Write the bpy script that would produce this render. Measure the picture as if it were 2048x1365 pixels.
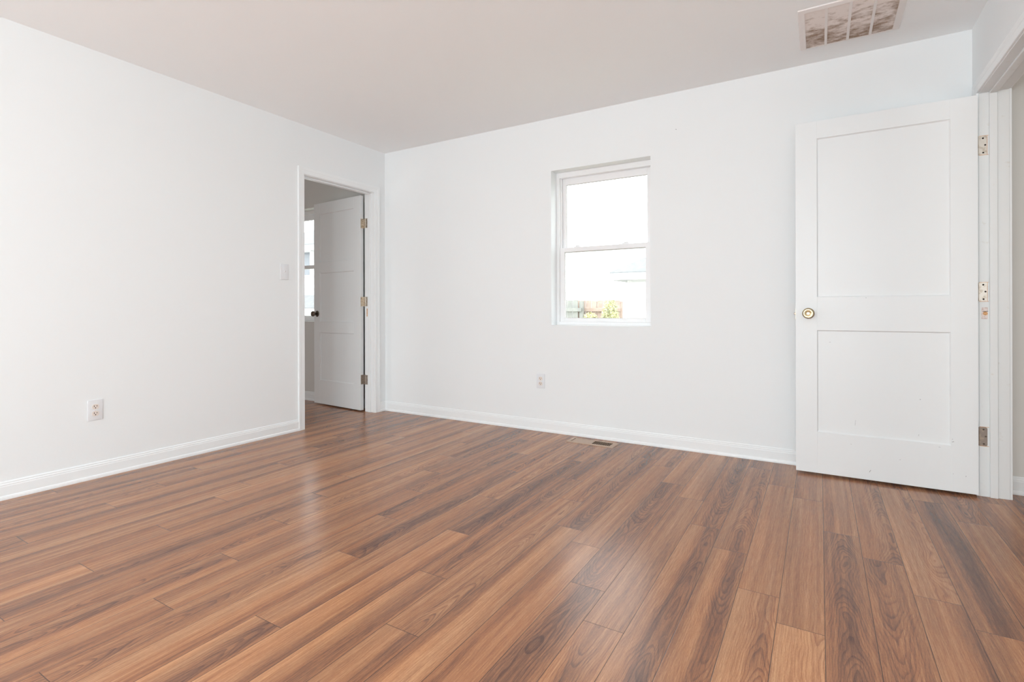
import bpy, bmesh, math, random
from mathutils import Vector, Matrix
scene = bpy.context.scene
for o in list(bpy.data.objects): bpy.data.objects.remove(o)
rnd = random.Random(11)
PI = math.pi

# ------------------------------------------------------------------ camera
W, H = 4.249, 2.44                     # room width, ceiling height
cd = bpy.data.cameras.new('camera'); cam = bpy.data.objects.new('camera', cd)
scene.collection.objects.link(cam); scene.camera = cam
cd.sensor_fit = 'HORIZONTAL'; cd.sensor_width = 36.0
cd.lens = 36.0 * 1035.812 / 2048; cd.shift_y = -(682.5 - 618.81) / 2048
cd.clip_start = 0.02; cd.clip_end = 300
cam.location = (3.5507, -3.6148, 0.9581)
cam.rotation_euler = (PI/2, 0.002253, 0.536184)

# ------------------------------------------------------------------ light
SKY = 4.0
wd = bpy.data.worlds.new('sky'); scene.world = wd; wd.use_nodes = True
bg = wd.node_tree.nodes['Background']
bg.inputs[0].default_value = (0.955, 0.98, 1.0, 1); bg.inputs[1].default_value = SKY

def area(name, loc, rot, sx, sy, power, col):
    l = bpy.data.lights.new(name, 'AREA'); l.shape = 'RECTANGLE'; l.size = sx; l.size_y = sy
    l.energy = power; l.color = col
    o = bpy.data.objects.new(name, l); scene.collection.objects.link(o)
    o.location = loc; o.rotation_euler = rot
    return o
# daylight coming in through the two windows in the wall behind the camera
area('rear_window_daylight', (1.25, -7.12, 1.45), (PI/2, 0, 0), 1.3, 1.25, 20.0, (0.86, 0.955, 1.0))
area('rear_window_daylight', (3.15, -7.12, 1.45), (PI/2, 0, 0), 1.3, 1.25, 29.0, (0.86, 0.955, 1.0))
# added fill light behind the camera, without any fixture
l = bpy.data.lights.new('fill_light', 'POINT'); l.energy = 108; l.color = (0.845, 0.958, 1.0); l.shadow_soft_size = 0.16
o = bpy.data.objects.new('fill_light', l); scene.collection.objects.link(o); o.location = (3.2, -5.2, 1.15)
# added fill lights inside the hall and the next room, not from windows
area('hall_fill', (5.5, -3.3, 1.45), (PI/2, 0, 0), 0.8, 1.2, 15.0, (1, 0.98, 0.95))
area('next_room_fill', (-1.6, -3.3, 0.55), (PI/2 - 0.30, 0, 0), 0.7, 0.9, 17, (0.95, 0.98, 1.0))

vs = scene.view_settings
vs.view_transform = 'Standard'; vs.look = 'None'; vs.gamma = 1; vs.use_curve_mapping = False
vs.exposure = 0.04
scene.cycles.max_bounces = 16; scene.cycles.diffuse_bounces = 10
scene.cycles.transparent_max_bounces = 16

# ------------------------------------------------------------------ materials
def mat(name, col, rough=0.5, metal=0.0, spec=0.5, bump=None, var=None):
    m = bpy.data.materials.new(name); m.use_nodes = True
    nt = m.node_tree; b = nt.nodes['Principled BSDF']
    b.inputs['Base Color'].default_value = (*col, 1); b.inputs['Roughness'].default_value = rough
    b.inputs['Metallic'].default_value = metal; b.inputs['Specular IOR Level'].default_value = spec
    tc = nt.nodes.new('ShaderNodeTexCoord')
    if bump:
        n = nt.nodes.new('ShaderNodeTexNoise'); n.inputs['Scale'].default_value = bump[0]; n.inputs['Detail'].default_value = 4
        bp = nt.nodes.new('ShaderNodeBump'); bp.inputs['Strength'].default_value = bump[1]; bp.inputs['Distance'].default_value = bump[2]
        nt.links.new(tc.outputs['Object'], n.inputs['Vector']); nt.links.new(n.outputs['Fac'], bp.inputs['Height'])
        nt.links.new(bp.outputs['Normal'], b.inputs['Normal'])
    if var:                                   # (noise scale, second colour, lo, hi)
        n = nt.nodes.new('ShaderNodeTexNoise'); n.inputs['Scale'].default_value = var[0]; n.inputs['Detail'].default_value = 5
        r = nt.nodes.new('ShaderNodeMapRange'); r.inputs[1].default_value = var[2]; r.inputs[2].default_value = var[3]
        mx = nt.nodes.new('ShaderNodeMix'); mx.data_type = 'RGBA'
        mx.inputs[6].default_value = (*col, 1); mx.inputs[7].default_value = (*var[1], 1)
        nt.links.new(tc.outputs['Object'], n.inputs['Vector']); nt.links.new(n.outputs['Fac'], r.inputs[0])
        nt.links.new(r.outputs[0], mx.inputs[0]); nt.links.new(mx.outputs[2], b.inputs['Base Color'])
    return m

M = {}
M['wall'] = mat('wall_paint', (0.852, 0.880, 0.892), 0.6, 0, 0.25, bump=(90, 0.08, 0.002))
M['ceiling'] = mat('ceiling_paint', (0.93, 0.952, 0.962), 0.8, 0, 0.2, bump=(120, 0.08, 0.002))
M['trim'] = mat('trim_paint', (0.872, 0.90, 0.912), 0.35, 0, 0.45, bump=(60, 0.04, 0.001))
M['door'] = mat('door_paint', (0.832, 0.860, 0.872), 0.38, 0, 0.4, bump=(60, 0.04, 0.001))
M['jamb'] = mat('worn_trim_paint', (0.805, 0.83, 0.835), 0.4, 0, 0.45, bump=(40, 0.06, 0.001), var=(30, (0.72, 0.70, 0.66), 0.66, 0.78))
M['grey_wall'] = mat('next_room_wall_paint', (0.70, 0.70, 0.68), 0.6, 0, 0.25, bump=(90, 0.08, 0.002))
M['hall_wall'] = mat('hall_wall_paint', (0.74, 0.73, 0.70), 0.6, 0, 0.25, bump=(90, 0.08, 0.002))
M['vinyl'] = mat('white_vinyl', (0.86, 0.865, 0.875), 0.3, 0, 0.5)
M['plate'] = mat('white_plastic', (0.79, 0.805, 0.83), 0.3, 0, 0.5)
M['almond'] = mat('almond_plastic', (0.80, 0.72, 0.66), 0.3, 0, 0.5)
M['slot'] = mat('dark_slot', (0.02, 0.014, 0.014), 0.9, 0, 0.1)
M['steel'] = mat('screw_steel', (0.55, 0.55, 0.54), 0.35, 0.9)
M['brass'] = mat('satin_brass', (0.47, 0.37, 0.22), 0.26, 1.0, bump=(300, 0.03, 0.0005))
M['brass_bright'] = mat('polished_brass', (0.78, 0.66, 0.48), 0.18, 1.0)
M['bronze'] = mat('dark_nickel', (0.20, 0.17, 0.14), 0.3, 1.0)
M['nickel'] = mat('worn_nickel', (0.62, 0.56, 0.48), 0.38, 0.85, var=(60, (0.42, 0.33, 0.24), 0.45, 0.7))
M['nickel_pale'] = mat('paint_flecked_hinge', (0.70, 0.66, 0.60), 0.4, 0.5, var=(55, (0.50, 0.43, 0.35), 0.5, 0.68))
M['nickel_dark'] = mat('dull_hinge', (0.36, 0.31, 0.27), 0.4, 0.7, var=(50, (0.5, 0.42, 0.33), 0.5, 0.7))
M['rawwood'] = mat('bare_pine', (0.72, 0.42, 0.20), 0.7, var=(80, (0.55, 0.28, 0.12), 0.45, 0.6))
M['chip'] = mat('chipped_paint', (0.80, 0.71, 0.68), 0.6, var=(120, (0.62, 0.50, 0.46), 0.5, 0.6))
M['tan'] = mat('tan_register_enamel', (0.50, 0.36, 0.27), 0.4, 0.1)
M['dark'] = mat('shade_black', (0.015, 0.011, 0.007), 1.0, 0, 0.0)
M['scuff'] = mat('grey_scuff', (0.30, 0.30, 0.32), 0.7)
M['grille'] = mat('grille_enamel', (0.82, 0.78, 0.76), 0.45)
M['fence'] = mat('weathered_fence_wood', (0.36, 0.365, 0.34), 0.9, var=(6, (0.28, 0.285, 0.265), 0.4, 0.65))
M['redfence'] = mat('stained_fence_wood', (0.46, 0.34, 0.28), 0.9, var=(9, (0.54, 0.43, 0.37), 0.4, 0.6))
M['siding'] = mat('white_siding', (0.86, 0.86, 0.86), 0.6)
M['shingle'] = mat('pale_grey_shingle', (0.265, 0.27, 0.275), 0.9, var=(9, (0.235, 0.24, 0.245), 0.4, 0.6))
M['leaf'] = mat('yellow_green_leaf', (0.66, 0.64, 0.36), 0.6, var=(7, (0.36, 0.38, 0.22), 0.45, 0.62))
M['twig'] = mat('twig_bark', (0.32, 0.24, 0.18), 0.9)
M['grass'] = mat('dry_lawn', (0.35, 0.355, 0.29), 0.95, var=(4, (0.42, 0.41, 0.34), 0.4, 0.6))
M['paneglass_far'] = mat('far_window_glass', (0.25, 0.27, 0.30), 0.2)

def glass():
    m = bpy.data.materials.new('window_glass'); m.use_nodes = True; nt = m.node_tree
    for n in list(nt.nodes): nt.nodes.remove(n)
    o = nt.nodes.new('ShaderNodeOutputMaterial'); mx = nt.nodes.new('ShaderNodeMixShader')
    t = nt.nodes.new('ShaderNodeBsdfTransparent'); t.inputs[0].default_value = (0.96, 0.975, 0.97, 1)
    g = nt.nodes.new('ShaderNodeBsdfGlossy'); g.inputs['Roughness'].default_value = 0.02
    f = nt.nodes.new('ShaderNodeLayerWeight'); p = nt.nodes.new('ShaderNodeMath'); p.operation = 'POWER'; p.inputs[1].default_value = 4.0
    q = nt.nodes.new('ShaderNodeMath'); q.operation = 'MULTIPLY_ADD'; q.inputs[1].default_value = 0.9; q.inputs[2].default_value = 0.03
    nt.links.new(f.outputs['Facing'], p.inputs[0]); nt.links.new(p.outputs[0], q.inputs[0]); nt.links.new(q.outputs[0], mx.inputs[0]); nt.links.new(t.outputs[0], mx.inputs[1]); nt.links.new(g.outputs[0], mx.inputs[2])
    nt.links.new(mx.outputs[0], o.inputs[0]); return m
M['glass'] = glass()

def dusty(name, base, dust, amount):
    """enamel with patches of dirt that are thicker near the far end of the grille"""
    m = mat(name, base, 0.55); nt = m.node_tree; b = nt.nodes['Principled BSDF']
    tc = nt.nodes.new('ShaderNodeTexCoord'); mp = nt.nodes.new('ShaderNodeMapping'); mp.inputs['Scale'].default_value = (14, 26, 1)
    n = nt.nodes.new('ShaderNodeTexNoise'); n.inputs['Scale'].default_value = 1.0; n.inputs['Detail'].default_value = 6; n.inputs['Roughness'].default_value = 0.65
    n2 = nt.nodes.new('ShaderNodeTexNoise'); n2.inputs['Scale'].default_value = 7.0; n2.inputs['Detail'].default_value = 2
    s = nt.nodes.new('ShaderNodeSeparateXYZ')
    nt.links.new(tc.outputs['Object'], mp.inputs[0]); nt.links.new(mp.outputs[0], n.inputs['Vector'])
    nt.links.new(tc.outputs['Object'], n2.inputs['Vector']); nt.links.new(tc.outputs['Object'], s.inputs[0])
    a = nt.nodes.new('ShaderNodeMath'); a.operation = 'MULTIPLY_ADD'; a.inputs[1].default_value = 0.75; nt.links.new(s.outputs[1], a.inputs[0])
    nt.links.new(n.outputs['Fac'], a.inputs[2])
    c = nt.nodes.new('ShaderNodeMath'); c.operation = 'MULTIPLY_ADD'; c.inputs[1].default_value = 0.5
    nt.links.new(n2.outputs['Fac'], c.inputs[0]); nt.links.new(a.outputs[0], c.inputs[2])
    r = nt.nodes.new('ShaderNodeMapRange'); r.inputs[1].default_value = amount[0]; r.inputs[2].default_value = amount[1]
    nt.links.new(c.outputs[0], r.inputs[0])
    mx = nt.nodes.new('ShaderNodeMix'); mx.data_type = 'RGBA'; mx.inputs[6].default_value = (*base, 1); mx.inputs[7].default_value = (*dust, 1)
    nt.links.new(r.outputs[0], mx.inputs[0]); nt.links.new(mx.outputs[2], b.inputs['Base Color'])
    return m
M['louvre'] = dusty('dusty_louvre_enamel', (0.84, 0.79, 0.76), (0.34, 0.25, 0.185), (0.68, 0.94))
M['filter'] = dusty('dusty_filter', (0.46, 0.37, 0.31), (0.22, 0.16, 0.12), (0.66, 0.9))

def wood():
    m = bpy.data.materials.new('walnut_plank_laminate'); m.use_nodes = True
    nt = m.node_tree; b = nt.nodes['Principled BSDF']; L = nt.links.new
    def val(x, s):
        if isinstance(x, (int, float)): s.default_value = x
        else: L(x, s)
    def mth(op, a, b_=0.0, c=0.0, clamp=False):
        n = nt.nodes.new('ShaderNodeMath'); n.operation = op; n.use_clamp = clamp
        val(a, n.inputs[0]); val(b_, n.inputs[1]); val(c, n.inputs[2]); return n.outputs[0]
    def vec(x, y, z):
        n = nt.nodes.new('ShaderNodeCombineXYZ'); val(x, n.inputs[0]); val(y, n.inputs[1]); val(z, n.inputs[2]); return n.outputs[0]
    def noise(v, detail=3, rough=0.5, scale=1.0):
        n = nt.nodes.new('ShaderNodeTexNoise'); n.inputs['Scale'].default_value = scale
        n.inputs['Detail'].default_value = detail; n.inputs['Roughness'].default_value = rough
        L(v, n.inputs['Vector']); return n.outputs['Fac']
    def smooth(x, lo, hi):
        n = nt.nodes.new('ShaderNodeMapRange'); n.interpolation_type = 'SMOOTHSTEP'
        val(x, n.inputs[0]); val(lo, n.inputs[1]); val(hi, n.inputs[2]); return n.outputs[0]
    def mix(f, a, c, blend='MIX'):
        n = nt.nodes.new('ShaderNodeMix'); n.data_type = 'RGBA'; n.blend_type = blend; val(f, n.inputs[0])
        for x, i in ((a, 6), (c, 7)):
            if isinstance(x, tuple): n.inputs[i].default_value = (*x, 1)
            else: L(x, n.inputs[i])
        return n.outputs[2]
    uvn = nt.nodes.new('ShaderNodeUVMap'); uvn.uv_map = 'UVMap'
    sp = nt.nodes.new('ShaderNodeSeparateXYZ'); L(uvn.outputs[0], sp.inputs[0]); u, v = sp.outputs[0], sp.outputs[1]
    def attr(name):
        a = nt.nodes.new('ShaderNodeAttribute'); a.attribute_name = name
        s = nt.nodes.new('ShaderNodeSeparateXYZ'); L(a.outputs['Vector'], s.inputs[0])
        return s.outputs[0], s.outputs[1], s.outputs[2]
    u0, v0, slope = attr('grain')
    tone, heart, seed = attr('tone')
    seed = mth('MULTIPLY', seed, 91.0)
    sgn = mth('SIGN', slope)
    n1 = noise(vec(mth('MULTIPLY', u, 4.0), mth('MULTIPLY', v, 2.2), seed), 2, 0.45)
    n2 = noise(vec(mth('MULTIPLY', u, 6.0), mth('MULTIPLY', v, 2.6), mth('ADD', seed, 13.7)), 2, 0.45)
    n3 = noise(vec(mth('MULTIPLY', u, 55.0), mth('MULTIPLY', v, 12.0), mth('ADD', seed, 5.1)), 1, 0.5)
    figure = smooth(mth('ABSOLUTE', slope), 0.02, 0.09)                        # 1 = cathedral board, 0 = straight grain
    slope = mth('MULTIPLY', slope, 0.68)
    uu = mth('ADD', mth('SUBTRACT', u, u0), mth('MULTIPLY', mth('SUBTRACT', n1, 0.5), 0.055))
    d0 = mth('MULTIPLY_ADD', n2, 0.03, 0.006)
    r = mth('SQRT', mth('ADD', mth('MULTIPLY', uu, uu), mth('MULTIPLY', d0, d0)))
    ph = mth('ADD', r, mth('MULTIPLY', mth('SUBTRACT', v, v0), slope))
    ph = mth('ADD', ph, mth('MULTIPLY', mth('SUBTRACT', n2, 0.5), mth('MULTIPLY_ADD', figure, 0.060, 0.012)))
    ph = mth('ADD', ph, mth('MULTIPLY', mth('SUBTRACT', n3, 0.5), mth('MULTIPLY_ADD', figure, 0.006, 0.002)))
    saw = mth('FRACT', mth('MULTIPLY', ph, 128.0))
    ring = mth('MULTIPLY', smooth(saw, 0.42, 0.90), mth('SUBTRACT', 1.0, smooth(saw, 0.90, 1.0)))
    ring2 = mth('MULTIPLY_ADD', mth('SINE', mth('MULTIPLY', ph, 190.0)), 0.5, 0.5)
    streak0 = noise(vec(mth('MULTIPLY', u, 3.0), mth('MULTIPLY', v, 3.0), mth('ADD', seed, 61.0)), 2, 0.5)
    inner = mth('SUBTRACT', 1.0, smooth(mth('ABSOLUTE', uu), 0.012, 0.055))    # the darker heart band
    near = mth('SUBTRACT', 1.0, smooth(mth('ABSOLUTE', uu), 0.018, 0.070))
    near = mth('MULTIPLY', near, mth('MULTIPLY_ADD', streak0, 1.5, -0.15, True))
    streak = noise(vec(mth('MULTIPLY', u, 22.0), mth('MULTIPLY', v, 0.8), mth('ADD', seed, 31.0)), 4, 0.55)
    streak2 = noise(vec(mth('MULTIPLY', u, 85.0), mth('MULTIPLY', v, 1.4), mth('ADD', seed, 47.0)), 3, 0.5)
    fib = noise(vec(mth('MULTIPLY', u, 620.0), mth('MULTIPLY', v, 16.0), seed), 3, 0.6)
    fine = noise(vec(mth('MULTIPLY', u, 1500.0), mth('MULTIPLY', v, 110.0), seed), 1, 0.5)
    # lightness of the print
    t = mth('ADD', mth('ADD', tone, 0.03), mth('MULTIPLY', mth('SUBTRACT', streak, 0.5), 0.55))
    t = mth('ADD', t, mth('MULTIPLY', mth('SUBTRACT', streak2, 0.5), 0.62))
    t = mth('SUBTRACT', t, mth('MULTIPLY', inner, mth('MULTIPLY', heart, 0.86)))
    t = mth('SUBTRACT', t, mth('MULTIPLY', ring, mth('MULTIPLY_ADD', mth('MULTIPLY', near, figure), 0.22, 0.07)))
    t = mth('ADD', t, mth('MULTIPLY', mth('SUBTRACT', ring2, 0.5), mth('MULTIPLY_ADD', mth('MULTIPLY', near, figure), 0.16, 0.03)))
    t = mth('ADD', t, mth('MULTIPLY', mth('SUBTRACT', fib, 0.5), 0.80))
    t = mth('ADD', t, mth('MULTIPLY', mth('SUBTRACT', fine, 0.5), 0.40))
    cr = nt.nodes.new('ShaderNodeValToRGB'); e = cr.color_ramp.elements
    e[0].position = 0.0; e[0].color = (*WOOD[0], 1); e[1].position = 1.0; e[1].color = (*WOOD[4], 1)
    for p_, c_ in ((0.27, WOOD[1]), (0.52, WOOD[2]), (0.76, WOOD[3])):
        k = cr.color_ramp.elements.new(p_); k.color = (*c_, 1)
    L(t, cr.inputs[0])
    hue = smooth(noise(vec(mth('MULTIPLY', u, 12.0), mth('MULTIPLY', v, 0.7), mth('ADD', seed, 77.0)), 2, 0.5), 0.35, 0.68)
    col = mix(mth('MULTIPLY', hue, 0.45), cr.outputs[0], (1.12, 0.93, 0.78), 'MULTIPLY')
    # seams
    ed = mth('SUBTRACT', PWID/2, mth('ABSOLUTE', u))
    en = mth('MINIMUM', v, mth('SUBTRACT', PLEN, v))
    ed = mth('MINIMUM', ed, en)
    seam = smooth(ed, 0.0003, 0.0016)
    col = mix(seam, (0.07, 0.04, 0.03), col)
    L(col, b.inputs['Base Color'])
    b.inputs['Specular IOR Level'].default_value = 0.38
    L(mth('MULTIPLY_ADD', fib, 0.08, 0.20), b.inputs['Roughness'])
    bp = nt.nodes.new('ShaderNodeBump'); bp.inputs['Strength'].default_value = 0.25; bp.inputs['Distance'].default_value = 0.001
    L(mth('ADD', mth('MULTIPLY', seam, 1.0), mth('MULTIPLY', fib, 0.25)), bp.inputs['Height'])
    L(bp.outputs[0], b.inputs['Normal'])
    return m
PWID, PLEN, SEAM0 = 0.1277, 1.2195, 3.0515
WOOD = [(0.098, 0.050, 0.036), (0.190, 0.091, 0.058), (0.325, 0.153, 0.080), (0.450, 0.228, 0.117), (0.60, 0.350, 0.185)]
M['wood'] = wood()

# ------------------------------------------------------------------ mesh helpers
def box(bm, x0, x1, y0, y1, z0, z1, bev=0.0, seg=1, mtx=None):
    vs_ = [bm.verts.new((x, y, z)) for x in (x0, x1) for y in (y0, y1) for z in (z0, z1)]
    idx = ((0,1,3,2),(4,6,7,5),(0,4,5,1),(2,3,7,6),(0,2,6,4),(1,5,7,3))
    fs = [bm.faces.new([vs_[i] for i in f]) for f in idx]
    if bev > 0:
        es = list({e for f in fs for e in f.edges})
        rb = bmesh.ops.bevel(bm, geom=es, offset=bev, segments=seg, affect='EDGES', profile=0.6)
        vs_ = list({v for f in rb['faces'] for v in f.verts} | {v for v in vs_ if v.is_valid})
        allv = set(vs_)
        for v in list(allv):
            for f in v.link_faces: allv.update(f.verts)
        vs_ = list(allv)
    if mtx is not None: bmesh.ops.transform(bm, matrix=mtx, verts=vs_)
    return vs_

def frame_axis(axis):
    z = Vector(axis).normalized(); x = z.orthogonal().normalized(); y = z.cross(x)
    return x, y, z

def lathe(bm, prof, origin, axis, seg=40):
    """prof: list of (radius, distance along axis)"""
    x, y, z = frame_axis(axis); o = Vector(origin); rings = []
    for r, t in prof:
        if r < 1e-6: rings.append([bm.verts.new(o + z*t)])
        else: rings.append([bm.verts.new(o + z*t + (x*math.cos(2*PI*k/seg) + y*math.sin(2*PI*k/seg))*r) for k in range(seg)])
    for a, b in zip(rings, rings[1:]):
        for k in range(seg):
            k2 = (k+1) % seg
            q = ([a[0]] if len(a) == 1 else [a[k], a[k2]]) + ([b[0]] if len(b) == 1 else [b[k2], b[k]])
            bm.faces.new(q)

def sweep(bm, path, prof, nrm, outs):
    """path points, profile (a along out, b along normal), a mitred 'out' vector per point"""
    n = Vector(nrm); rows = []
    for p, o in zip(path, outs):
        p = Vector(p); o = Vector(o)
        rows.append([bm.verts.new(p + o*a + n*b) for a, b in prof])
    for r0, r1 in zip(rows, rows[1:]):
        for i in range(len(prof)):
            j = (i+1) % len(prof)
            bm.faces.new((r0[i], r0[j], r1[j], r1[i]))
    bm.faces.new(rows[0][::-1]); bm.faces.new(rows[-1])

ORG = {}
def mk(name, bm, m, parent=None, origin=None, smooth=False, auto=True):
    bmesh.ops.recalc_face_normals(bm, faces=bm.faces)
    org = ORG[parent.name] if parent is not None else Vector(origin if origin is not None else (0, 0, 0))
    bmesh.ops.translate(bm, verts=bm.verts, vec=-org)
    me = bpy.data.meshes.new(name); bm.to_mesh(me); bm.free()
    me.materials.append(M[m] if isinstance(m, str) else m)
    if smooth:
        me.polygons.foreach_set('use_smooth', [True]*len(me.polygons))
        if auto: me.set_sharp_from_angle(angle=math.radians(38))
    o = bpy.data.objects.new(name, me); scene.collection.objects.link(o)
    if parent is not None: o.parent = parent
    else: o.location = org
    ORG[o.name] = org
    return o

def empty(name, loc):
    o = bpy.data.objects.new(name, None); scene.collection.objects.link(o); o.location = loc
    o.empty_display_size = 0.1; ORG[o.name] = Vector(loc); return o

def tag(o, label, cat, group=None, kind=None):
    o['label'] = label; o['category'] = cat
    if group: o['group'] = group
    if kind: o['kind'] = kind
    return o
def struct(o, label, cat): return tag(o, label, cat, kind='structure')
B = bmesh.new

def wall_with_holes(bm, axis, c0, c1, a0, a1, z0, z1, holes):
    """slab between c0..c1 on its thin axis, a along the wall; holes = (a0,a1,z0,z1)"""
    xs = sorted({a0, a1, *[h[0] for h in holes], *[h[1] for h in holes]})
    zs = sorted({z0, z1, *[h[2] for h in holes], *[h[3] for h in holes]})
    for i in range(len(xs)-1):
        for j in range(len(zs)-1):
            mx, mz = (xs[i]+xs[i+1])/2, (zs[j]+zs[j+1])/2
            if any(h[0] < mx < h[1] and h[2] < mz < h[3] for h in holes): continue
            if axis == 'y': box(bm, xs[i], xs[i+1], c0, c1, zs[j], zs[j+1])
            else: box(bm, c0, c1, xs[i], xs[i+1], zs[j], zs[j+1])
    bmesh.ops.remove_doubles(bm, verts=bm.verts, dist=1e-5)
    # drop the inner faces shared by two neighbouring boxes
    seen = {}
    for f in bm.faces: seen.setdefault(frozenset(v.index for v in f.verts), []).append(f)
    bm.verts.index_update(); seen = {}
    for f in bm.faces: seen.setdefault(frozenset(v.index for v in f.verts), []).append(f)
    bmesh.ops.delete(bm, geom=[f for l in seen.values() if len(l) > 1 for f in l], context='FACES_ONLY')

# ------------------------------------------------------------------ room shell
REAR = -7.2
WT = 0.117                       # inner wall thickness
XL, XR = -3.0, 6.6               # far ends of the neighbouring rooms
FY = -3.4                        # their near ends
# floor: one mesh, a face per plank, its seams where the photo has them
JOINTS = {-23:-1.569,-22:-1.897,-21:-2.157,-20:-2.438,-19:-2.803,-18:-1.911,-17:-2.116,-16:-2.443,-15:-2.768,-14:-1.824,-13:-2.14,
 -12:-2.45,-11:-2.746,-10:-1.858,-9:-2.201,-8:-2.632,-7:-1.821,-6:-2.155,-5:-2.455,-4:-1.539,-3:-1.656,-2:-1.948,-1:-2.134,
 0:-1.226,1:-1.413,2:-1.691,3:-1.846,4:-1.016,5:-1.217,6:-1.444,7:-1.586,8:-0.592}
# (row, plank from the joint: 0 beyond, -1 nearer): u0, v0, slope, tone, heart
PL = {(4,-1):(0.0,0.62,0.15,0.50,0.16),(5,-1):(-0.015,0.75,-0.128,0.52,0.08),(6,0):(0.045,0.25,-0.09,0.66,0.02),(6,-1):(0.06,0.6,0.006,0.62,0.22),
 (7,0):(0.01,0.55,0.0105,0.5,0.34),(7,-1):(-0.05,0.9,0.018,0.6,0.1),(3,-1):(0.04,0.95,-0.075,0.82,0.06),(3,0):(-0.2,0.5,0.006,0.6,0.0),
 (2,-1):(0.03,0.85,0.09,0.74,0.22),(2,0):(-0.18,0.5,0.006,0.6,0.0),(1,-1):(0.03,0.8,-0.075,0.62,0.34),(1,0):(0.02,0.3,0.135,0.52,0.1),
 (0,-1):(0.035,0.75,0.075,0.6,0.36),(0,0):(0.02,0.1,-0.15,0.5,0.16),(-1,-1):(0.0,0.4,-0.09,0.58,0.14),(-1,0):(0.05,0.4,0.018,0.55,0.05),
 (-2,-1):(0.0,0.8,0.128,0.42,0.2),(-2,0):(-0.02,0.5,-0.15,0.44,0.22),(-3,-1):(-0.055,0.9,0.009,0.62,0.24),(-3,0):(0.05,0.5,0.021,0.56,0.1),
 (-4,-1):(-0.06,0.9,0.006,0.66,0.26),(-4,0):(0.01,0.1,-0.135,0.46,0.22),(-5,-1):(0.055,0.95,0.006,0.62,0.3),(-5,0):(0.03,0.4,0.12,0.6,0.06),
 (-6,-1):(0.035,1.0,0.012,0.68,0.36),(-6,0):(0.0,0.15,-0.12,0.52,0.22),(-7,-1):(0.055,0.9,0.006,0.7,0.3),(-7,0):(0.0,0.15,0.15,0.42,0.24),
 (-8,-1):(0.03,0.7,0.075,0.66,0.36),(-8,0):(0.055,0.8,0.009,0.58,0.2),(-9,-1):(0.06,0.5,0.009,0.66,0.16),(-9,0):(0.02,0.5,0.135,0.44,0.2),
 (-10,-1):(0.0,0.5,0.12,0.56,0.1),(-10,0):(-0.04,0.5,-0.09,0.5,0.16)}
def build_floor():
    bm = B(); uvl = bm.loops.layers.uv.new('UVMap')
    g = bm.loops.layers.float_vector.new('grain') if hasattr(bm.loops.layers, 'float_vector') else None
    gl = bm.faces.layers.float_vector.new('grain'); tl = bm.faces.layers.float_vector.new('tone')
    if g is not None: bm.loops.layers.float_vector.remove(g)
    prev = -1.2
    for k in range(-49, 29):
        x0 = SEAM0 + k*PWID; x1 = x0 + PWID
        if x1 <= XL or x0 >= XR: continue
        yj = JOINTS.get(k)
        if yj is None: yj = prev + 0.31 + 0.05*rnd.random(); yj = -1.0 - ((-1.0 - yj) % PLEN)
        prev = yj
        n = -5
        while yj + n*PLEN < 0.02:
            a, b = yj + n*PLEN, yj + (n+1)*PLEN
            ya, yb = max(a, REAR), min(b, 0.02)
            if yb > ya:
                xa, xb = max(x0, XL), min(x1, XR)
                f = bm.faces.new([bm.verts.new(p) for p in ((xa, ya, 0), (xb, ya, 0), (xb, yb, 0), (xa, yb, 0))])
                xm = (x0+x1)/2
                for l in f.loops: l[uvl].uv = (l.vert.co.x - xm, l.vert.co.y - a)
                d = PL.get((k, n))
                if d is None:
                    side = rnd.choice((-1, 1))
                    if rnd.random() < 0.4: d = (side*rnd.uniform(0.0, 0.045), rnd.uniform(0.1, 1.1), rnd.choice((-1, 1))*rnd.uniform(0.08, 0.16), rnd.uniform(0.46, 0.62), rnd.uniform(0.05, 0.25))
                    else: d = (side*rnd.uniform(0.04, 0.075), rnd.uniform(0, 1.2), rnd.uniform(-0.012, 0.012), rnd.uniform(0.52, 0.70), rnd.uniform(0.08, 0.34))
                f[gl] = Vector(d[:3]); f[tl] = Vector((d[3], d[4], rnd.random()))
            n += 1
    me = bpy.data.meshes.new('floor'); bm.to_mesh(me); bm.free(); me.materials.append(M['wood'])
    o = bpy.data.objects.new('floor', me); scene.collection.objects.link(o); return o
struct(build_floor(), 'walnut brown wood plank floor running through the rooms', 'floor')

bm = B(); box(bm, XL, XR, REAR, 0.0, H, H+0.12); struct(mk('ceiling', bm, 'ceiling'), 'flat off-white painted ceiling', 'ceiling')
bm = B(); box(bm, XL-0.1, XR+0.1, REAR-0.2, 0.22, -0.2, -0.005); struct(mk('floor_slab', bm, 'dark'), 'slab underneath the wood planks', 'floor')

WX0, WX1, WZ0, WZ1 = 1.758, 2.533, 0.834, 2.031
NX0 = -1.55; NX1 = NX0 + (WX1-WX0)
EXT = 0.20
bm = B(); wall_with_holes(bm, 'y', 0.0, EXT, -WT, W+WT, 0, H, [(WX0, WX1, WZ0, WZ1)])
wall_back = struct(mk('wall_back', bm, 'wall'), 'white back wall with the small sash window', 'wall')
bm = B(); wall_with_holes(bm, 'y', 0.0, EXT, XL, -WT, 0, H, [(NX0, NX1, WZ0, WZ1)])
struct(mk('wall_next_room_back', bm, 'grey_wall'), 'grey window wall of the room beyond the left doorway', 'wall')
bm = B(); box(bm, W+WT, XR, 0.0, EXT, 0, H); struct(mk('wall_hall_back', bm, 'hall_wall'), 'pale end wall of the hall beyond the right doorway', 'wall')
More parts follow.
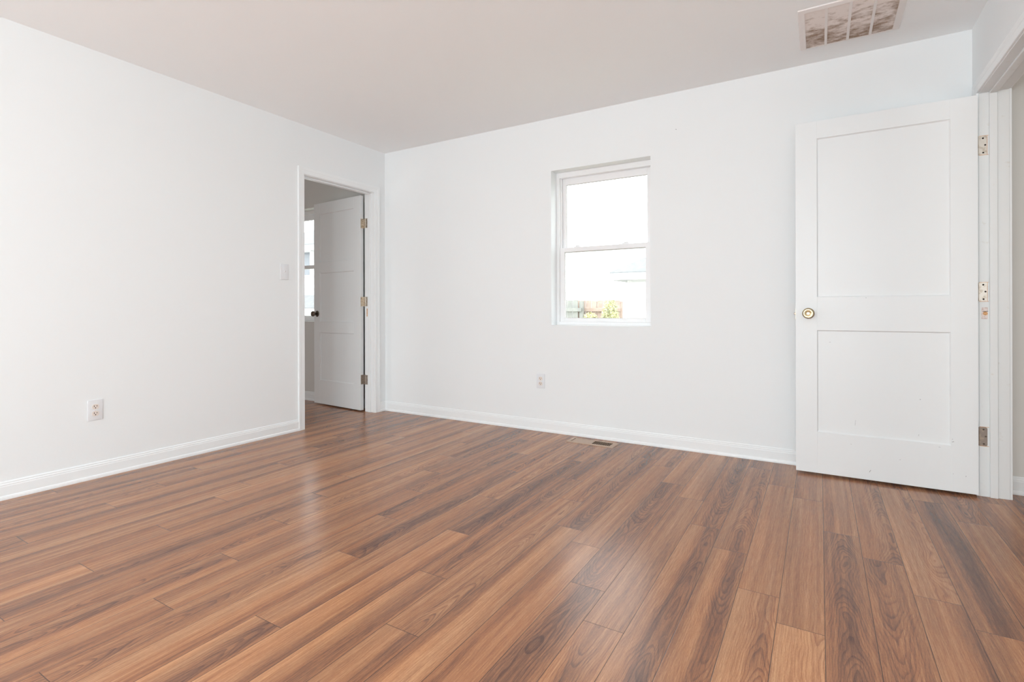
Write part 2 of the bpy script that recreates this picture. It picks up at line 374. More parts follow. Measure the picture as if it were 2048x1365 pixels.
# left wall, doorway between y=-0.897 and y=-0.139
LD0, LD1, LDH = -0.897, -0.139, 2.040
JT = 0.018
bm = B(); wall_with_holes(bm, 'x', -WT, 0.0, REAR, 0.0, 0, H, [(LD0-JT, LD1+JT, 0, LDH+JT)])
struct(mk('wall_left', bm, 'wall'), 'white left wall with the doorway to the next room', 'wall')
RD0, RD1, RDH = -0.950, -0.128, 2.052
bm = B(); wall_with_holes(bm, 'x', W, W+WT, REAR, 0.0, 0, H, [(RD0-JT, RD1+JT, 0, RDH+JT)])
struct(mk('wall_right', bm, 'wall'), 'white right wall with the doorway to the hall', 'wall')
bm = B(); wall_with_holes(bm, 'y', REAR-0.15, REAR, 0.0, W, 0, H, [(0.6, 1.9, 0.825, 2.075), (2.5, 3.8, 0.825, 2.075)])
struct(mk('wall_rear', bm, 'wall'), 'white rear wall with two window openings', 'wall')
bm = B(); box(bm, XL-0.1, XL, FY, EXT, 0, H); box(bm, XL, -WT, FY-0.1, FY, 0, H)
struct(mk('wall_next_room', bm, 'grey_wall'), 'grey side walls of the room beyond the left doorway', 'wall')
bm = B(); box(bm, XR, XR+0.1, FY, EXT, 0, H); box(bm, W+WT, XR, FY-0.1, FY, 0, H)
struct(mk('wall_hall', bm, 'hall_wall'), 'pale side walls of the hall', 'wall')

# ------------------------------------------------------------------ baseboards
BASE = [(0, 0), (0.016, 0), (0.0165, 0.008), (0.0145, 0.017), (0.0105, 0.021), (0.010, 0.066), (0.0085, 0.070), (0.0085, 0.076), (0.0055, 0.081), (0.0055, 0.086), (0.003, 0.091), (0, 0.091)]
def baseboard(name, a, b, out, label, m='trim'):
    bm = B(); prof = [(p, z) for p, z in BASE]
    sweep(bm, [a, b], prof, (0, 0, 1), [out, out])
    return struct(mk(name, bm, m, origin=a), label, 'baseboard')
CW = 0.056
baseboard('baseboard_back', (0, 0, 0), (W, 0, 0), (0, -1, 0), 'white moulded baseboard along the back wall')
baseboard('baseboard_left', (0, REAR, 0), (0, LD0-0.004-CW, 0), (1, 0, 0), 'white moulded baseboard along the left wall')
baseboard('baseboard_left_corner', (0, LD1+0.004+CW, 0), (0, 0, 0), (1, 0, 0), 'short white baseboard between left door casing and corner')
baseboard('baseboard_right', (W, REAR, 0), (W, RD0-0.004-CW, 0), (-1, 0, 0), 'white moulded baseboard along the right wall')
baseboard('baseboard_hall', (W+WT, 0, 0), (XR, 0, 0), (0, -1, 0), 'white baseboard on the hall end wall', 'trim')
baseboard('baseboard_next_room', (XL, 0, 0), (-WT, 0, 0), (0, -1, 0), 'grey white baseboard under the next room window', 'trim')

# ------------------------------------------------------------------ door frames (trim)
CAS = [(0, 0), (0, 0.009), (0.004, 0.0105), (0.030, 0.0115), (0.034, 0.0135), (0.044, 0.0145), (0.050, 0.0155), (CW, 0.0145), (CW, 0)]
def door_frame(name, xroom, nx, y0, y1, zh, stop0, stop1, label, m):
    """xroom: wall face, nx: +1 when the room is on +x"""
    root = empty(name, (xroom, (y0+y1)/2, 0)); struct(root, label, 'door frame')
    xo = xroom - nx*WT
    lo, hi = min(xroom, xo), max(xroom, xo)
    bm = B()
    box(bm, lo, hi, y1, y1+JT, 0, zh+JT, 0.001); mk('side_jamb', bm, m, root)
    bm = B(); box(bm, lo, hi, y0-JT, y0, 0, zh+JT, 0.001); mk('side_jamb', bm, m, root)
    bm = B(); box(bm, lo, hi, y0, y1, zh, zh+JT, 0.001); mk('head_jamb', bm, m, root)
    bm = B(); s0, s1 = sorted((xroom - nx*stop0, xroom - nx*stop1)); st = 0.010
    box(bm, s0, s1, y1-st, y1, 0, zh, 0.0015); box(bm, s0, s1, y0, y0+st, 0, zh, 0.0015); box(bm, s0, s1, y0+st, y1-st, zh-st, zh, 0.0015)
    mk('door_stop', bm, m, root)
    rv = 0.004
    for face, nn in ((xroom, nx), (xo, -nx)):
        bm = B(); ya, yb, zt = y0-rv, y1+rv, zh+rv
        sweep(bm, [(face, ya, 0), (face, ya, zt), (face, yb, zt), (face, yb, 0)], CAS, (nn, 0, 0),
              [(0, -1, 0), (0, -1, 1), (0, 1, 1), (0, 1, 0)])
        mk('casing', bm, 'trim', root)
    return root
tl_ = door_frame('trim_1', 0.0, 1, LD0, LD1, LDH, 0.043, 0.078, 'white cased frame of the left doorway beside the room corner', 'trim')
tr_ = door_frame('trim_2', W, -1, RD0, RD1, RDH, 0.0395, 0.0705, 'worn white cased frame of the right doorway', 'jamb')

# bare patches left by an old strike plate
bm = B(); box(bm, 4.2575, 4.2825, RD1-0.0008, RD1, 0.903, 0.962); o = mk('bare_patch', bm, 'chip', tr_); o['label'] = 'chipped patch of an old strike plate'
bm = B(); lathe(bm, [(0.0, 0.0), (0.009, 0.0), (0.0095, 0.0009), (0.0, 0.0012)], (4.2725, RD1-0.0008, 0.931), (0, -1, 0), 24); mk('bare_wood_hole', bm, 'rawwood', tr_)
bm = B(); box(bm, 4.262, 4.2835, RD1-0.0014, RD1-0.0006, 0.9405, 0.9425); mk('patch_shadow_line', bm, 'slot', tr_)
bm = B(); box(bm, -0.098, -0.083, LD1-0.0010, LD1, 0.893, 0.967); o = mk('bare_patch', bm, 'rawwood', tl_); o['label'] = 'reddish bare strike patch'

# ------------------------------------------------------------------ doors
def panel_door(bm, width, z0, z1, th, stile, cuts, mtx):
    """local x along the leaf from the hinge, y thickness 0..th; cuts = panel (z0,z1)"""
    bv = 0.0007
    box(bm, 0, stile, 0, th, z0, z1, bv, mtx=mtx); box(bm, width-stile, width, 0, th, z0, z1, bv, mtx=mtx)
    zs = [z0] + [z for c in cuts for z in c] + [z1]
    for i in range(0, len(zs), 2):
        box(bm, stile, width-stile, 0, th, zs[i], zs[i+1], bv, mtx=mtx)
    for a, b in cuts:
        box(bm, stile-0.004, width-stile+0.004, 0.009, th-0.009, a-0.004, b+0.004, 0, mtx=mtx)
        for f in (0, 1):                                     # small sloped stick around the panel, both faces
            s, n = (0.0, 1) if f == 0 else (th, -1)
            p = [(stile, a), (width-stile, a), (width-stile, b), (stile, b)]
            ins = [(1, 1), (-1, 1), (-1, -1), (1, -1)]
            outer = [bm.verts.new(mtx @ Vector((x, s + n*0.0045, z))) for x, z in p]
            inner_ = [bm.verts.new(mtx @ Vector((x + i*0.005, s + n*0.009, z + j*0.005))) for (x, z), (i, j) in zip(p, ins)]
            for k in range(4):
                bm.faces.new((outer[k], outer[(k+1) % 4], inner_[(k+1) % 4], inner_[k]))

KNOB = [(0.0, 0.0), (0.031, 0.0), (0.031, 0.003), (0.027, 0.007), (0.016, 0.0095), (0.0115, 0.013), (0.0115, 0.026), (0.015, 0.031), (0.022, 0.036),
        (0.0265, 0.043), (0.0275, 0.050), (0.0262, 0.056), (0.0235, 0.0595), (0.019, 0.0600), (0.0105, 0.0565), (0.0085, 0.0562), (0.0, 0.0562)]
def knob(parent, org, axis, m, mb):
    ax = Vector(axis).normalized(); og = Vector(org)
    bm = B(); lathe(bm, KNOB[:5] + [(0.0, 0.0095)], og, ax); r = mk('door_knob', bm, m, parent, smooth=True)
    bm = B(); lathe(bm, [(0.0, 0.009)] + KNOB[5:], og, ax); mk('knob_grip', bm, m, r, smooth=True)
    bm = B(); lathe(bm, [(0.0085, 0.0555), (0.0085, 0.0585), (0.0065, 0.0605), (0.0035, 0.0605), (0.0030, 0.0595), (0.0, 0.0595)], og, ax, 24)
    mk('lock_button', bm, mb, r, smooth=True)
    return r

# right door, open flat along the back wall (door_1)
rd = empty('door_1', (4.241, -0.1465, 0.0)); struct(rd, 'white two panel door swung open along the back wall', 'door')
mtx = Matrix.Translation((4.2388, -0.164, 0)) @ Matrix.Scale(-1, 4, (1, 0, 0))
bm = B(); panel_door(bm, 0.8093, 0.0135, 2.0355, 0.035, 0.108, [(0.250, 0.8335), (1.0235, 1.934)], mtx)
mk('door_leaf', bm, 'door', rd)
kr = knob(rd, (3.494, -0.164, 0.930), (0, -1, 0), 'brass', 'brass_bright'); kr['label'] = 'satin brass knob'
kb = knob(rd, (3.494, -0.129, 0.930), (0, 1, 0), 'brass', 'brass_bright'); kb['label'] = 'satin brass knob on the hidden face'
bm = B(); box(bm, 3.4198, 3.4297, -0.152, -0.140, 0.9215, 0.9345, 0.002, 2); mk('latch_bolt', bm, 'bronze', rd)
bm = B(); box(bm, 3.4288, 3.4296, -0.159, -0.134, 0.90, 0.957, 0); mk('latch_plate', bm, 'brass', rd)
bm = B()
for (x, z, ln, an, w) in ((3.7866, 0.063, 0.014, 60, 0.0022), (4.007, 0.475, 0.004, 10, 0.003), (3.6006, 0.766, 0.008, 10, 0.0012), (4.139, 0.270, 0.009, 20, 0.002),
                          (3.770, 1.0165, 0.004, 0, 0.002), (4.137, 0.283, 0.005, 80, 0.0012), (4.085, 0.235, 0.008, -5, 0.0012), (4.19, 0.10, 0.006, 70, 0.0014),
                          (4.14, 0.105, 0.004, 40, 0.0012), (3.92, 0.145, 0.007, 25, 0.001), (3.70, 0.20, 0.006, -30, 0.001), (4.00, 0.285, 0.010, 80, 0.001), (3.72, 0.32, 0.03, 85, 0.0008)):
    mt = Matrix.Translation((x, -0.164 + (0.0085 if (3.55 < x < 4.13 and 0.255 < z < 0.83) else 0), z)) @ Matrix.Rotation(math.radians(-an), 4, 'Y')
    box(bm, -ln/2, ln/2, -0.0003, 0.0002, -w/2, w/2, 0, mtx=mt)
sc = mk('scuff_marks', bm, 'scuff', rd); sc['kind'] = 'stuff'; sc['label'] = 'small dark scuffs in the white paint'

def hinge_leaf(bm, x0, x1, y, z0, z1, ny):
    """flat leaf in an xz plane with rounded outer corners"""
    r = 0.007; pts = []
    s = 1 if x1 > x0 else -1
    pts += [(x0, z0), (x1 - s*r, z0)]
    pts += [(x1 - s*r + s*r*math.sin(a), z0 + r - r*math.cos(a)) for a in (PI/6, PI/3, PI/2)]
    pts += [(x1, z1 - r)] + [(x1 - s*r + s*r*math.cos(a), z1 - r + r*math.sin(a)) for a in (PI/6, PI/3, PI/2)] + [(x0, z1)]
    lo = [bm.verts.new((x, y, z)) for x, z in pts]; hi = [bm.verts.new((x, y + ny*0.0016, z)) for x, z in pts]
    bm.faces.new(lo); bm.faces.new(hi)
    for i in range(len(pts)):
        j = (i+1) % len(pts); bm.faces.new((lo[i], lo[j], hi[j], hi[i]))
hm = {0: 'nickel_pale', 1: 'nickel_pale', 2: 'nickel_dark'}
hl = {0: 'pale worn hinge at the top', 1: 'chipped worn hinge in the middle', 2: 'dull dark hinge at the bottom'}
for i, zc in enumerate((1.7857, 1.0408, 0.3048)):
    z0, z1 = zc - 0.0475, zc + 0.0475
    bm = B(); hinge_leaf(bm, W-0.001, W+0.031, RD1, z0, z1, -1)
    lathe(bm, [(0, 0), (0.0055, 0.001), (0.0055, 0.094), (0, 0.095)], (W-0.006, RD1-0.003, z0), (0, 0, 1), 16)
    h = mk('hinge', bm, hm[i], rd, smooth=True); h['label'] = hl[i]
    for dx, dz in ((0.016, 0.036), (0.0245, 0.001), (0.017, -0.037)):
        bm = B(); lathe(bm, [(0, 0), (0.0042, 0), (0.0034, 0.0006), (0, 0.0006)], (W+dx, RD1-0.0016, zc+dz), (0, -1, 0), 14)
        mk('screw', bm, 'slot' if i < 2 else 'bronze', h)
    bm = B()
    box(bm, W+0.001, W+0.037, RD1-0.0006, RD1, z1, z1+0.0022); box(bm, W+0.001, W+0.037, RD1-0.0006, RD1, z0-0.0022, z0)
    if i < 2: box(bm, W+0.0315, W+0.033, RD1-0.0006, RD1, z0, z1)
    mk('mortise_edge', bm, 'rawwood', h)

# left door, open into the next room (door_2)
ang = math.radians(175.0)
d = Vector((math.cos(ang), math.sin(ang), 0)); nrm = Vector((-0.0871557, -0.9961947, 0))
PV = Vector((-0.115, -0.135, 0))
ld = empty('door_2', PV); struct(ld, 'white three panel door open into the next room', 'door')
# local: x along d, y along -nrm (towards the window wall), origin at visible face
fo = PV + nrm*0.035 + d*0.034
mt = Matrix(((d.x, -nrm.x, 0, fo.x), (d.y, -nrm.y, 0, fo.y), (0, 0, 1, 0), (0, 0, 0, 1)))
bm = B(); panel_door(bm, 0.737, 0.0115, 2.030, 0.035, 0.099, [(0.2495, 0.7285), (0.8385, 1.3265), (1.433, 1.920)], mt)
mk('door_leaf', bm, 'door', ld)
kp = fo + d*0.682; kl = knob(ld, (kp.x, kp.y, 0.916), nrm, 'bronze', 'bronze'); kl['label'] = 'dark nickel knob'
kp2 = kp - nrm*0.035; knob(ld, (kp2.x, kp2.y, 0.916), -nrm, 'bronze', 'bronze')
for i, zc in enumerate((1.7675, 1.033, 0.299)):
    z0, z1 = zc-0.0445, zc+0.0445
    bm = B()
    # leaf let into the door's edge, leaf on the jamb, knuckle between them
    e0 = PV + d*0.034
    A = [e0 - d*0.0012 + nrm*t for t in (0.031, 0.0)]
    kx = Vector((-0.113, -0.137, 0))
    def strip(p, q, th):
        t = (q-p).normalized(); n_ = Vector((-t.y, t.x, 0))*th
        vs2 = [bm.verts.new((c.x, c.y, z)) for z in (z0, z1) for c in (p, q, q+n_, p+n_)]
        for f in ((0,1,2,3),(7,6,5,4),(0,4,5,1),(1,5,6,2),(2,6,7,3),(3,7,4,0)): bm.faces.new([vs2[k] for k in f])
    strip(A[0], A[1], 0.0012); strip(A[1], kx + d*0.006, 0.0014)
    strip(Vector((-0.113, LD1-0.0012, 0)), Vector((-0.080, LD1-0.0012, 0)), 0.0012)
    for j in range(5):
        lathe(bm, [(0, 0), (0.0055, 0.0004), (0.0055, 0.0170), (0, 0.0174)], (kx.x-0.001, kx.y, z0 + j*0.0178), (0, 0, 1), 16)
    lathe(bm, [(0, 0), (0.004, 0.001), (0, 0.005)], (kx.x-0.001, kx.y, z1), (0, 0, 1), 12)
    h = mk('hinge', bm, 'nickel' if i < 2 else 'nickel_dark', ld, smooth=True)
    for dz in (0.032, 0.0, -0.032):
        bm = B(); lathe(bm, [(0, 0), (0.0036, 0), (0.003, 0.0006), (0, 0.0006)], (-0.092 - (0.008 if dz else 0), LD1-0.0024, zc+dz), (0, -1, 0), 12); mk('screw', bm, 'bronze', h)
        q = e0 - d*0.0012 + nrm*(0.020 if dz else 0.012)
        bm = B(); lathe(bm, [(0, 0), (0.0036, 0), (0.003, 0.0006), (0, 0.0006)], (q.x, q.y, zc+dz), -d, 12); mk('screw', bm, 'bronze', h)

# ------------------------------------------------------------------ windows
def sash_window(name, x0, x1, label):
    z0, z1 = WZ0, WZ1
    root = empty(name, ((x0+x1)/2, 0.11, z0)); struct(root, label, 'window')
    fw, ya, yb = 0.026, 0.095, 0.185
    bm = B()
    box(bm, x0, x0+fw, ya, yb, z0, z1, 0.001); box(bm, x1-fw, x1, ya, yb, z0, z1, 0.001)
    box(bm, x0+fw, x1-fw, ya, yb, z1-0.040, z1, 0.001); box(bm, x0+fw, x1-fw, ya, yb, z0, z0+0.024, 0.001)
    # inner stop that hides the track of the upper sash
    box(bm, x0+fw, x0+fw+0.010, ya+0.022, ya+0.040, z0+0.024, z1-0.040, 0.001); box(bm, x1-fw-0.010, x1-fw, ya+0.022, ya+0.040, z0+0.024, z1-0.040, 0.001)
    mk('window_frame', bm, 'vinyl', root)
    def sash(y0, y1, za, zb, top, bot, side, nm):
        bm = B(); xa, xb = x0+fw+0.001, x1-fw-0.001
        box(bm, xa, xa+side, y0, y1, za, zb, 0.0015); box(bm, xb-side, xb, y0, y1, za, zb, 0.0015)
        box(bm, xa+side, xb-side, y0, y1, zb-top, zb, 0.0015); box(bm, xa+side, xb-side, y0, y1, za, za+bot, 0.0015)
        s = mk(nm, bm, 'vinyl', root)
        bm = B(); ym = (y0+y1)/2
        box(bm, xa+side-0.003, xb-side+0.003, ym-0.002, ym+0.002, za+bot-0.003, zb-top+0.003); mk('pane', bm, 'glass', s)
        bm = B()                                            # dark glazing gasket line
        a, b_, c, d_ = xa+side, xb-side, za+bot, zb-top; g = 0.0022
        box(bm, a, a+g, ym-0.005, ym-0.0021, c, d_); box(bm, b_-g, b_, ym-0.005, ym-0.0021, c, d_)
        box(bm, a+g, b_-g, ym-0.005, ym-0.0021, d_-g, d_); box(bm, a+g, b_-g, ym-0.005, ym-0.0021, c, c+g)
        mk('gasket', bm, 'gasket', s)
        return s
    lo = sash(ya+0.006, ya+0.034, z0+0.024, 1.440, 0.034, 0.030, 0.038, 'lower_sash')
    sash(ya+0.044, ya+0.072, 1.404, z1-0.040, 0.050, 0.034, 0.036, 'upper_sash')
    for fx in (0.22, 0.72):
        xc = x0 + (x1-x0)*fx; bm = B()
        box(bm, xc-0.026, xc+0.026, ya+0.010, ya+0.032, 1.440, 1.447, 0.002)
        box(bm, xc-0.014, xc+0.020, ya+0.014, ya+0.030, 1.447, 1.456, 0.003, 2)
        mk('sash_lock', bm, 'vinyl', lo)
    return root
M['gasket'] = mat('grey_glazing_gasket', (0.45, 0.42, 0.40), 0.5)
win = sash_window('window_1', WX0, WX1, 'white double hung sash window in the back wall')
sash_window('window_2', NX0, NX1, 'sash window in the next room behind the open door')

# ------------------------------------------------------------------ wall plates
def outlet(loc, out, along, label):
    o_ = Vector(loc); n_ = Vector(out); a_ = Vector(along)
    mt = Matrix((( a_.x, n_.x, 0, o_.x), (a_.y, n_.y, 0, o_.y), (0, 0, 1, o_.z), (0, 0, 0, 1)))
    r = empty('wall_outlet', loc); tag(r, label, 'outlet', 'wall outlets')
    bm = B(); box(bm, -0.0355, 0.0355, 0.0, 0.0058, -0.0575, 0.0575, 0.0022, 2, mtx=mt); mk('cover_plate', bm, 'plate', r, smooth=True)
    for dz in (0.0195, -0.0195):
        bm = B(); pts = []
        for k in range(32):
            t = 2*PI*k/32; x = 0.0172*math.cos(t); z = max(-0.0142, min(0.0142, 0.0172*math.sin(t))); pts.append((x, z))
        lo = [bm.verts.new(mt @ Vector((x, 0.005, z+dz))) for x, z in pts]; hi = [bm.verts.new(mt @ Vector((x*0.97, 0.0082, z*0.97+dz))) for x, z in pts]
        bm.faces.new(hi); bm.faces.new(lo)
        for i in range(32): bm.faces.new((lo[i], lo[(i+1) % 32], hi[(i+1) % 32], hi[i]))
        rc = mk('receptacle', bm, 'almond', r)
        bm = B()
        box(bm, -0.0078, -0.0050, 0.0078, 0.0086, dz-0.0005, dz+0.0075, mtx=mt); box(bm, 0.0050, 0.0077, 0.0078, 0.0086, dz+0.0005, dz+0.0070, mtx=mt)
        c = mt @ Vector((0, 0.0078, dz-0.0065)); lathe(bm, [(0, 0), (0.0028, 0), (0.0028, 0.0007), (0, 0.0007)], c, n_, 14)
        mk('slot', bm, 'slot', rc)
    bm = B(); lathe(bm, [(0, 0), (0.003, 0), (0.0024, 0.001), (0, 0.001)], mt @ Vector((0, 0.0056, 0)), n_, 14); mk('screw', bm, 'almond', r)
outlet((0.0, -2.2927, 0.3888), (1, 0, 0), (0, 1, 0), 'white duplex outlet with almond sockets low on the left wall')
outlet((1.665, 0.0, 0.3930), (0, -1, 0), (1, 0, 0), 'white duplex outlet low on the back wall beneath the window')

sw = empty('light_switch', (0.0, -1.0785, 1.2500)); tag(sw, 'white toggle light switch on left wall beside the doorway casing', 'switch')
mt = Matrix.Translation((0.0, -1.0785, 1.2500)) @ Matrix(((0, 1, 0, 0), (1, 0, 0, 0), (0, 0, 1, 0), (0, 0, 0, 1)))
bm = B(); box(bm, -0.0355, 0.0355, 0.0, 0.0058, -0.0590, 0.0590, 0.0022, 2, mtx=mt); mk('cover_plate', bm, 'plate', sw, smooth=True)
bm = B(); box(bm, -0.0055, 0.0055, 0.0050, 0.0066, -0.0125, 0.0125, 0.0005, mtx=mt); tg = mk('toggle_bezel', bm, 'plate', sw)
bm = B(); box(bm, -0.004, 0.004, 0.0, 0.016, -0.0045, 0.0045, 0.0015, 2, mtx=Matrix.Translation((0.0, -1.0785, 1.2500)) @ Matrix.Rotation(math.radians(-28), 4, 'Y') @ Matrix(((0, 1, 0, 0.004), (1, 0, 0, 0), (0, 0, 1, 0), (0, 0, 0, 1)))); mk('toggle', bm, 'plate', sw)
for dz in (0.0302, -0.0302):
    bm = B(); lathe(bm, [(0, 0), (0.003, 0), (0.0024, 0.001), (0, 0.001)], mt @ Vector((0, 0.0056, dz)), (1, 0, 0), 14); mk('screw', bm, 'plate', sw)

# a nail hole left in the back wall
bm = B(); lathe(bm, [(0, 0), (0.0028, 0), (0.0024, 0.0006), (0, 0.0006)], (2.7093, 0.0, 2.1843), (0, -1, 0), 14); mk('nail_hole', bm, 'scuff', wall_back)

# ------------------------------------------------------------------ ceiling return grille
GX0, GX1, GY0, GY1 = 3.458, 3.915, -0.671, -0.2185
g = empty('ceiling_vent', ((GX0+GX1)/2, (GY0+GY1)/2, H)); tag(g, 'white ceiling return air grille with four louvred bays and brown dust', 'air vent')
cols = [(3.488, 3.5755), (3.588, 3.677), (3.690, 3.779), (3.7915, 3.8825)]
ix0, ix1, iy0, iy1 = cols[0][0], cols[-1][1], -0.643, -0.239
bm = B(); zt, zb = H, H-0.010
def quadring(bm, ro, ri, z_o, z_i):
    a = [bm.verts.new((x, y, z_o)) for x, y in ((ro[0], ro[2]), (ro[1], ro[2]), (ro[1], ro[3]), (ro[0], ro[3]))]
    b = [bm.verts.new((x, y, z_i)) for x, y in ((ri[0], ri[2]), (ri[1], ri[2]), (ri[1], ri[3]), (ri[0], ri[3]))]
    for k in range(4): bm.faces.new((a[k], a[(k+1) % 4], b[(k+1) % 4], b[k]))
quadring(bm, (GX0, GX1, GY0, GY1), (GX0+0.002, GX1-0.002, GY0+0.002, GY1-0.002), H, H-0.005)
quadring(bm, (GX0+0.002, GX1-0.002, GY0+0.002, GY1-0.002), (ix0-0.004, ix1+0.004, iy0-0.004, iy1+0.004), H-0.005, H-0.010)
quadring(bm, (ix0-0.004, ix1+0.004, iy0-0.004, iy1+0.004), (ix0, ix1, iy0, iy1), H-0.010, H-0.010)
quadring(bm, (ix0, ix1, iy0, iy1), (ix0, ix1, iy0, iy1), H-0.010, H-0.001)
mk('frame', bm, 'grille', g)
for (a, b_), (c, d_) in zip(cols, cols[1:]):
    bm = B(); box(bm, b_, c, iy0, iy1, H-0.010, H-0.002, 0.001); mk('divider_bar', bm, 'grille', g)
for a, b_ in cols:
    bm = B(); n = 35; p = (iy1-iy0)/n
    for k in range(n):
        y = iy0 + p*(k+0.5)
        box(bm, a, b_, -0.0042, 0.0042, -0.0005, 0.0005, 0, mtx=Matrix.Translation((0, y, H-0.0060)) @ Matrix.Rotation(math.radians(-34), 4, 'X'))
    mk('louvre_bay', bm, 'louvre', g)
bm = B(); box(bm, ix0, ix1, iy0, iy1, H-0.0015, H-0.0003); mk('filter', bm, 'filter', g)

# ------------------------------------------------------------------ floor register
fr = empty('floor_register', (2.1475, -0.136, 0)); tag(fr, 'tan metal floor register with dark open slots by the back wall', 'floor vent')
fx0, fx1, fy0, fy1 = 1.971, 2.325, -0.204, -0.070
bm = B(); box(bm, fx0+0.02, fx1-0.02, fy0+0.012, fy1-0.012, 0.0005, 0.0012); mk('duct_shade_plate', bm, 'dark', fr)  # flat near-black plate on the solid floor, standing in for shade inside the duct
bm = B(); hx0, hx1, hy0, hy1 = 1.998, 2.291, -0.176, -0.090
quadring(bm, (fx0, fx1, fy0, fy1), (fx0+0.004, fx1-0.004, fy0+0.004, fy1-0.004), 0.0004, 0.0040)
quadring(bm, (fx0+0.004, fx1-0.004, fy0+0.004, fy1-0.004), (hx0-0.004, hx1+0.004, hy0-0.004, hy1+0.004), 0.0040, 0.0055)
quadring(bm, (hx0-0.004, hx1+0.004, hy0-0.004, hy1+0.004), (hx0, hx1, hy0, hy1), 0.0055, 0.0045)
quadring(bm, (hx0, hx1, hy0, hy1), (hx0, hx1, hy0, hy1), 0.0045, 0.0012)
mk('frame', bm, 'tan', fr)
bm = B(); mid = 2.158; nb = 10; px = (hx1-mid)/nb
for k in range(1, nb): box(bm, mid+k*px-0.0009, mid+k*px+0.0009, hy0, hy1, 0.0018, 0.0030)
for yy in (hy0 + (hy1-hy0)*0.35, hy0 + (hy1-hy0)*0.68): box(bm, mid, hx1, yy-0.0007, yy+0.0007, 0.0018, 0.0026)
mk('louvre_bars', bm, 'tan', fr)
bm = B(); box(bm, hx0+0.007, mid, hy0, hy1-0.004, 0.0014, 0.0042, 0.0004)
mk('damper', bm, 'tan', fr)

# ------------------------------------------------------------------ outside
GZ = -0.60
bm = B(); box(bm, -40, 40, 0.3, 60, GZ-0.1, GZ); struct(mk('ground', bm, 'grass'), 'pale dry lawn outside the window', 'ground')
def fence(x0, x1, y, m, label, top):
    r = empty('wooden_fence', ((x0+x1)/2, y, GZ)); tag(r, label, 'fence')
    w = 0.14; n = int((x1-x0)/w)
    for k in range(n):
        bm = B(); xa = x0 + k*w; zt = top + rnd.uniform(-0.012, 0.012)
        box(bm, xa+0.004, xa+w-0.004, y-0.011, y+0.011, GZ+0.02, zt, 0.004); mk('board', bm, m, r)
    for z in (0.90, GZ+0.35):
        bm = B(); box(bm, x0, x1, y-0.055, y-0.011, z, z+0.085, 0.004); mk('rail', bm, m, r)
    for xp in (x0+0.03, (x0+x1)/2, x1-0.03):
        bm = B(); box(bm, xp-0.045, xp+0.045, y+0.011, y+0.10, GZ, top-0.03, 0.006); mk('post', bm, m, r)
fence(-5.2, -1.18, 7.52, 'fence', 'weathered grey board fence seen low through the window', 1.17)
fence(-1.45, -0.32, 7.72, 'redfence', 'reddish board fence section behind the bush', 1.16)

def bush(name, c, rx, ry, rz, n, label, seed):
    r_ = random.Random(seed); root = empty(name, (c[0], c[1], GZ)); tag(root, label, 'bush')
    bm = B()
    for _ in range(n):
        while True:
            q = Vector((r_.uniform(-1, 1), r_.uniform(-1, 1), r_.uniform(-1, 1)))
            if 0.25 < q.length < 1: break
        p = Vector((c[0] + q.x*rx, c[1] + q.y*ry, c[2] + q.z*rz)); s = r_.uniform(0.018, 0.036)
        t = Vector((r_.gauss(0, 1), r_.gauss(0, 1), r_.gauss(0, 1))).normalized(); w = t.orthogonal().normalized()*s*0.6; up = t.cross(w).normalized()*s*0.25
        pts = [p - t*s, p + w + up, p + t*s, p - w + up]
        vv = [bm.verts.new(x) for x in pts]; bm.faces.new((vv[0], vv[1], vv[2])); bm.faces.new((vv[0], vv[2], vv[3]))
    mk('foliage', bm, 'leaf', root)
    for k in range(7):
        bm = B(); a = Vector((c[0] + r_.uniform(-.06, .06), c[1], GZ)); e = Vector((c[0] + r_.uniform(-.7, .7)*rx, c[1] + r_.uniform(-.6, .6)*ry, c[2] + r_.uniform(0.2, .8)*rz))
        ax = (e-a); lathe(bm, [(0, 0), (0.011, 0.0), (0.004, ax.length), (0, ax.length)], a, ax, 8); mk('stem', bm, 'twig', root)
bush('bush', (-0.40, 7.26, 0.55), 0.20, 0.28, 0.62, 2600, 'tall yellow green bush in front of the reddish fence', 3)
bush('bush', (-0.87, 7.26, 0.36), 0.25, 0.28, 0.55, 2000, 'lower yellow green bush against the fence end', 5)

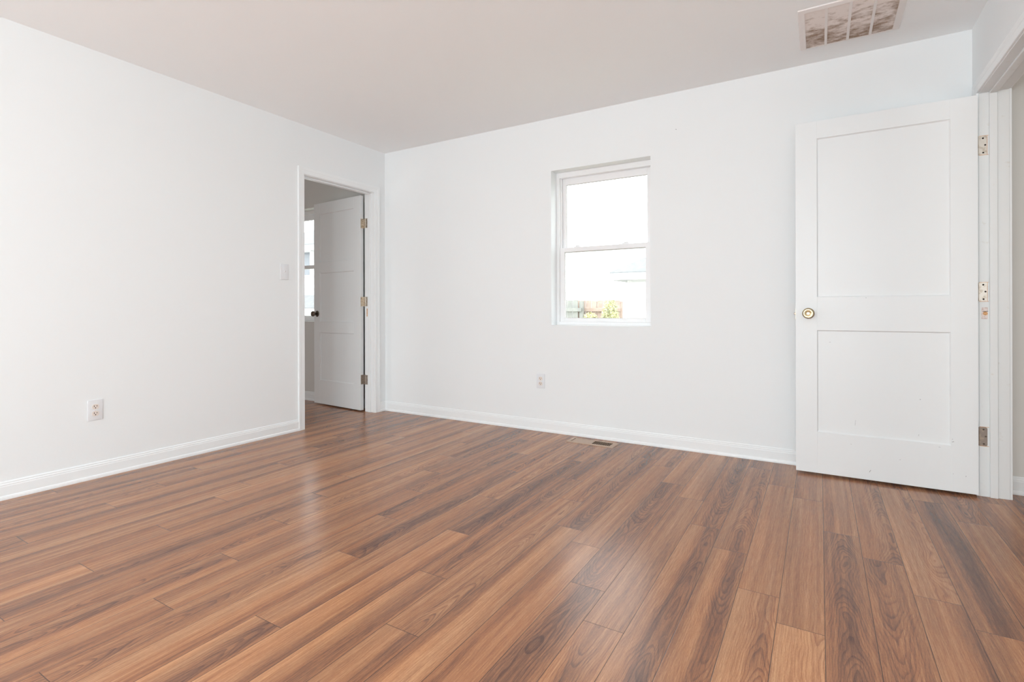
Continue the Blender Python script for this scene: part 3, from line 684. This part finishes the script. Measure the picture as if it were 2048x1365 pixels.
def house(name, x0, x1, y0, y1, eave, peak, over, label, wins, cat='house'):
    r = empty(name, ((x0+x1)/2, (y0+y1)/2, GZ)); tag(r, label, cat)
    bm = B(); box(bm, x0, x1, y0, y1, GZ, eave)
    mk('wall', bm, 'siding', r)
    bm = B(); z = GZ+0.1                                        # lap siding boards on the two seen faces
    while z < eave-0.12:
        for (a, b_, c, d_) in ((x0, x1, y0-0.012, y0), (x0-0.012, x0, y0, y1)):
            vs2 = [(a, c, z), (b_, c, z), (b_, d_, z), (a, d_, z)]
            box(bm, a, b_, c, d_, z, z+0.02)
        z += 0.115
    mk('siding_laps', bm, 'siding', r)
    bm = B(); rx0, rx1, ry0, ry1 = x0-over, x1+over, y0-over, y1+over
    t = (ry1-ry0)/2; lo = [bm.verts.new(p) for p in ((rx0, ry0, eave), (rx1, ry0, eave), (rx1, ry1, eave), (rx0, ry1, eave))]
    up = [bm.verts.new((v.co.x, v.co.y, eave+0.03)) for v in lo]
    ra = bm.verts.new((rx0+t, ry0+t, peak)); rb = bm.verts.new((rx1-t, ry0+t, peak))
    bm.faces.new(lo)
    for k in range(4): bm.faces.new((lo[k], lo[(k+1) % 4], up[(k+1) % 4], up[k]))
    bm.faces.new((up[0], up[1], rb, ra)); bm.faces.new((up[1], up[2], rb)); bm.faces.new((up[2], up[3], ra, rb)); bm.faces.new((up[3], up[0], ra))
    mk('roof', bm, 'shingle', r)
    bm = B(); box(bm, rx0-0.02, rx1, ry0-0.02, ry0, eave-0.15, eave); box(bm, rx0-0.02, rx0, ry0, ry1, eave-0.15, eave); mk('fascia', bm, 'siding', r)
    bm = B(); box(bm, x0-0.02, x0+0.07, y0-0.02, y0+0.07, GZ, eave-0.15); mk('corner_board', bm, 'siding', r)
    for (xa, xb, za, zb) in wins:
        bm = B(); box(bm, xa-0.06, xb+0.06, y0-0.04, y0+0.01, za-0.06, zb+0.06, 0.004); f = mk('window', bm, 'siding', r)
        bm = B(); box(bm, xa, xb, y0-0.048, y0-0.041, za, zb); mk('pane', bm, 'paneglass_far', f)
house('garage', -0.26, 5.8, 8.10, 13.2, 1.77, 3.45, 0.34, 'white sided garage with pale hip roof beyond the fence', [(2.5, 3.3, 0.4, 1.2)], 'garage')
house('neighbour_house', -13.5, -8.75, 6.2, 13.0, 2.75, 4.2, 0.35, 'white neighbouring house seen through the next room window', [(-9.35, -8.98, 1.95, 2.6)])
house('shed', -9.6, -6.2, 4.9, 6.0, 0.98, 1.35, 0.12, 'low white shed before the neighbouring house', [], 'shed')
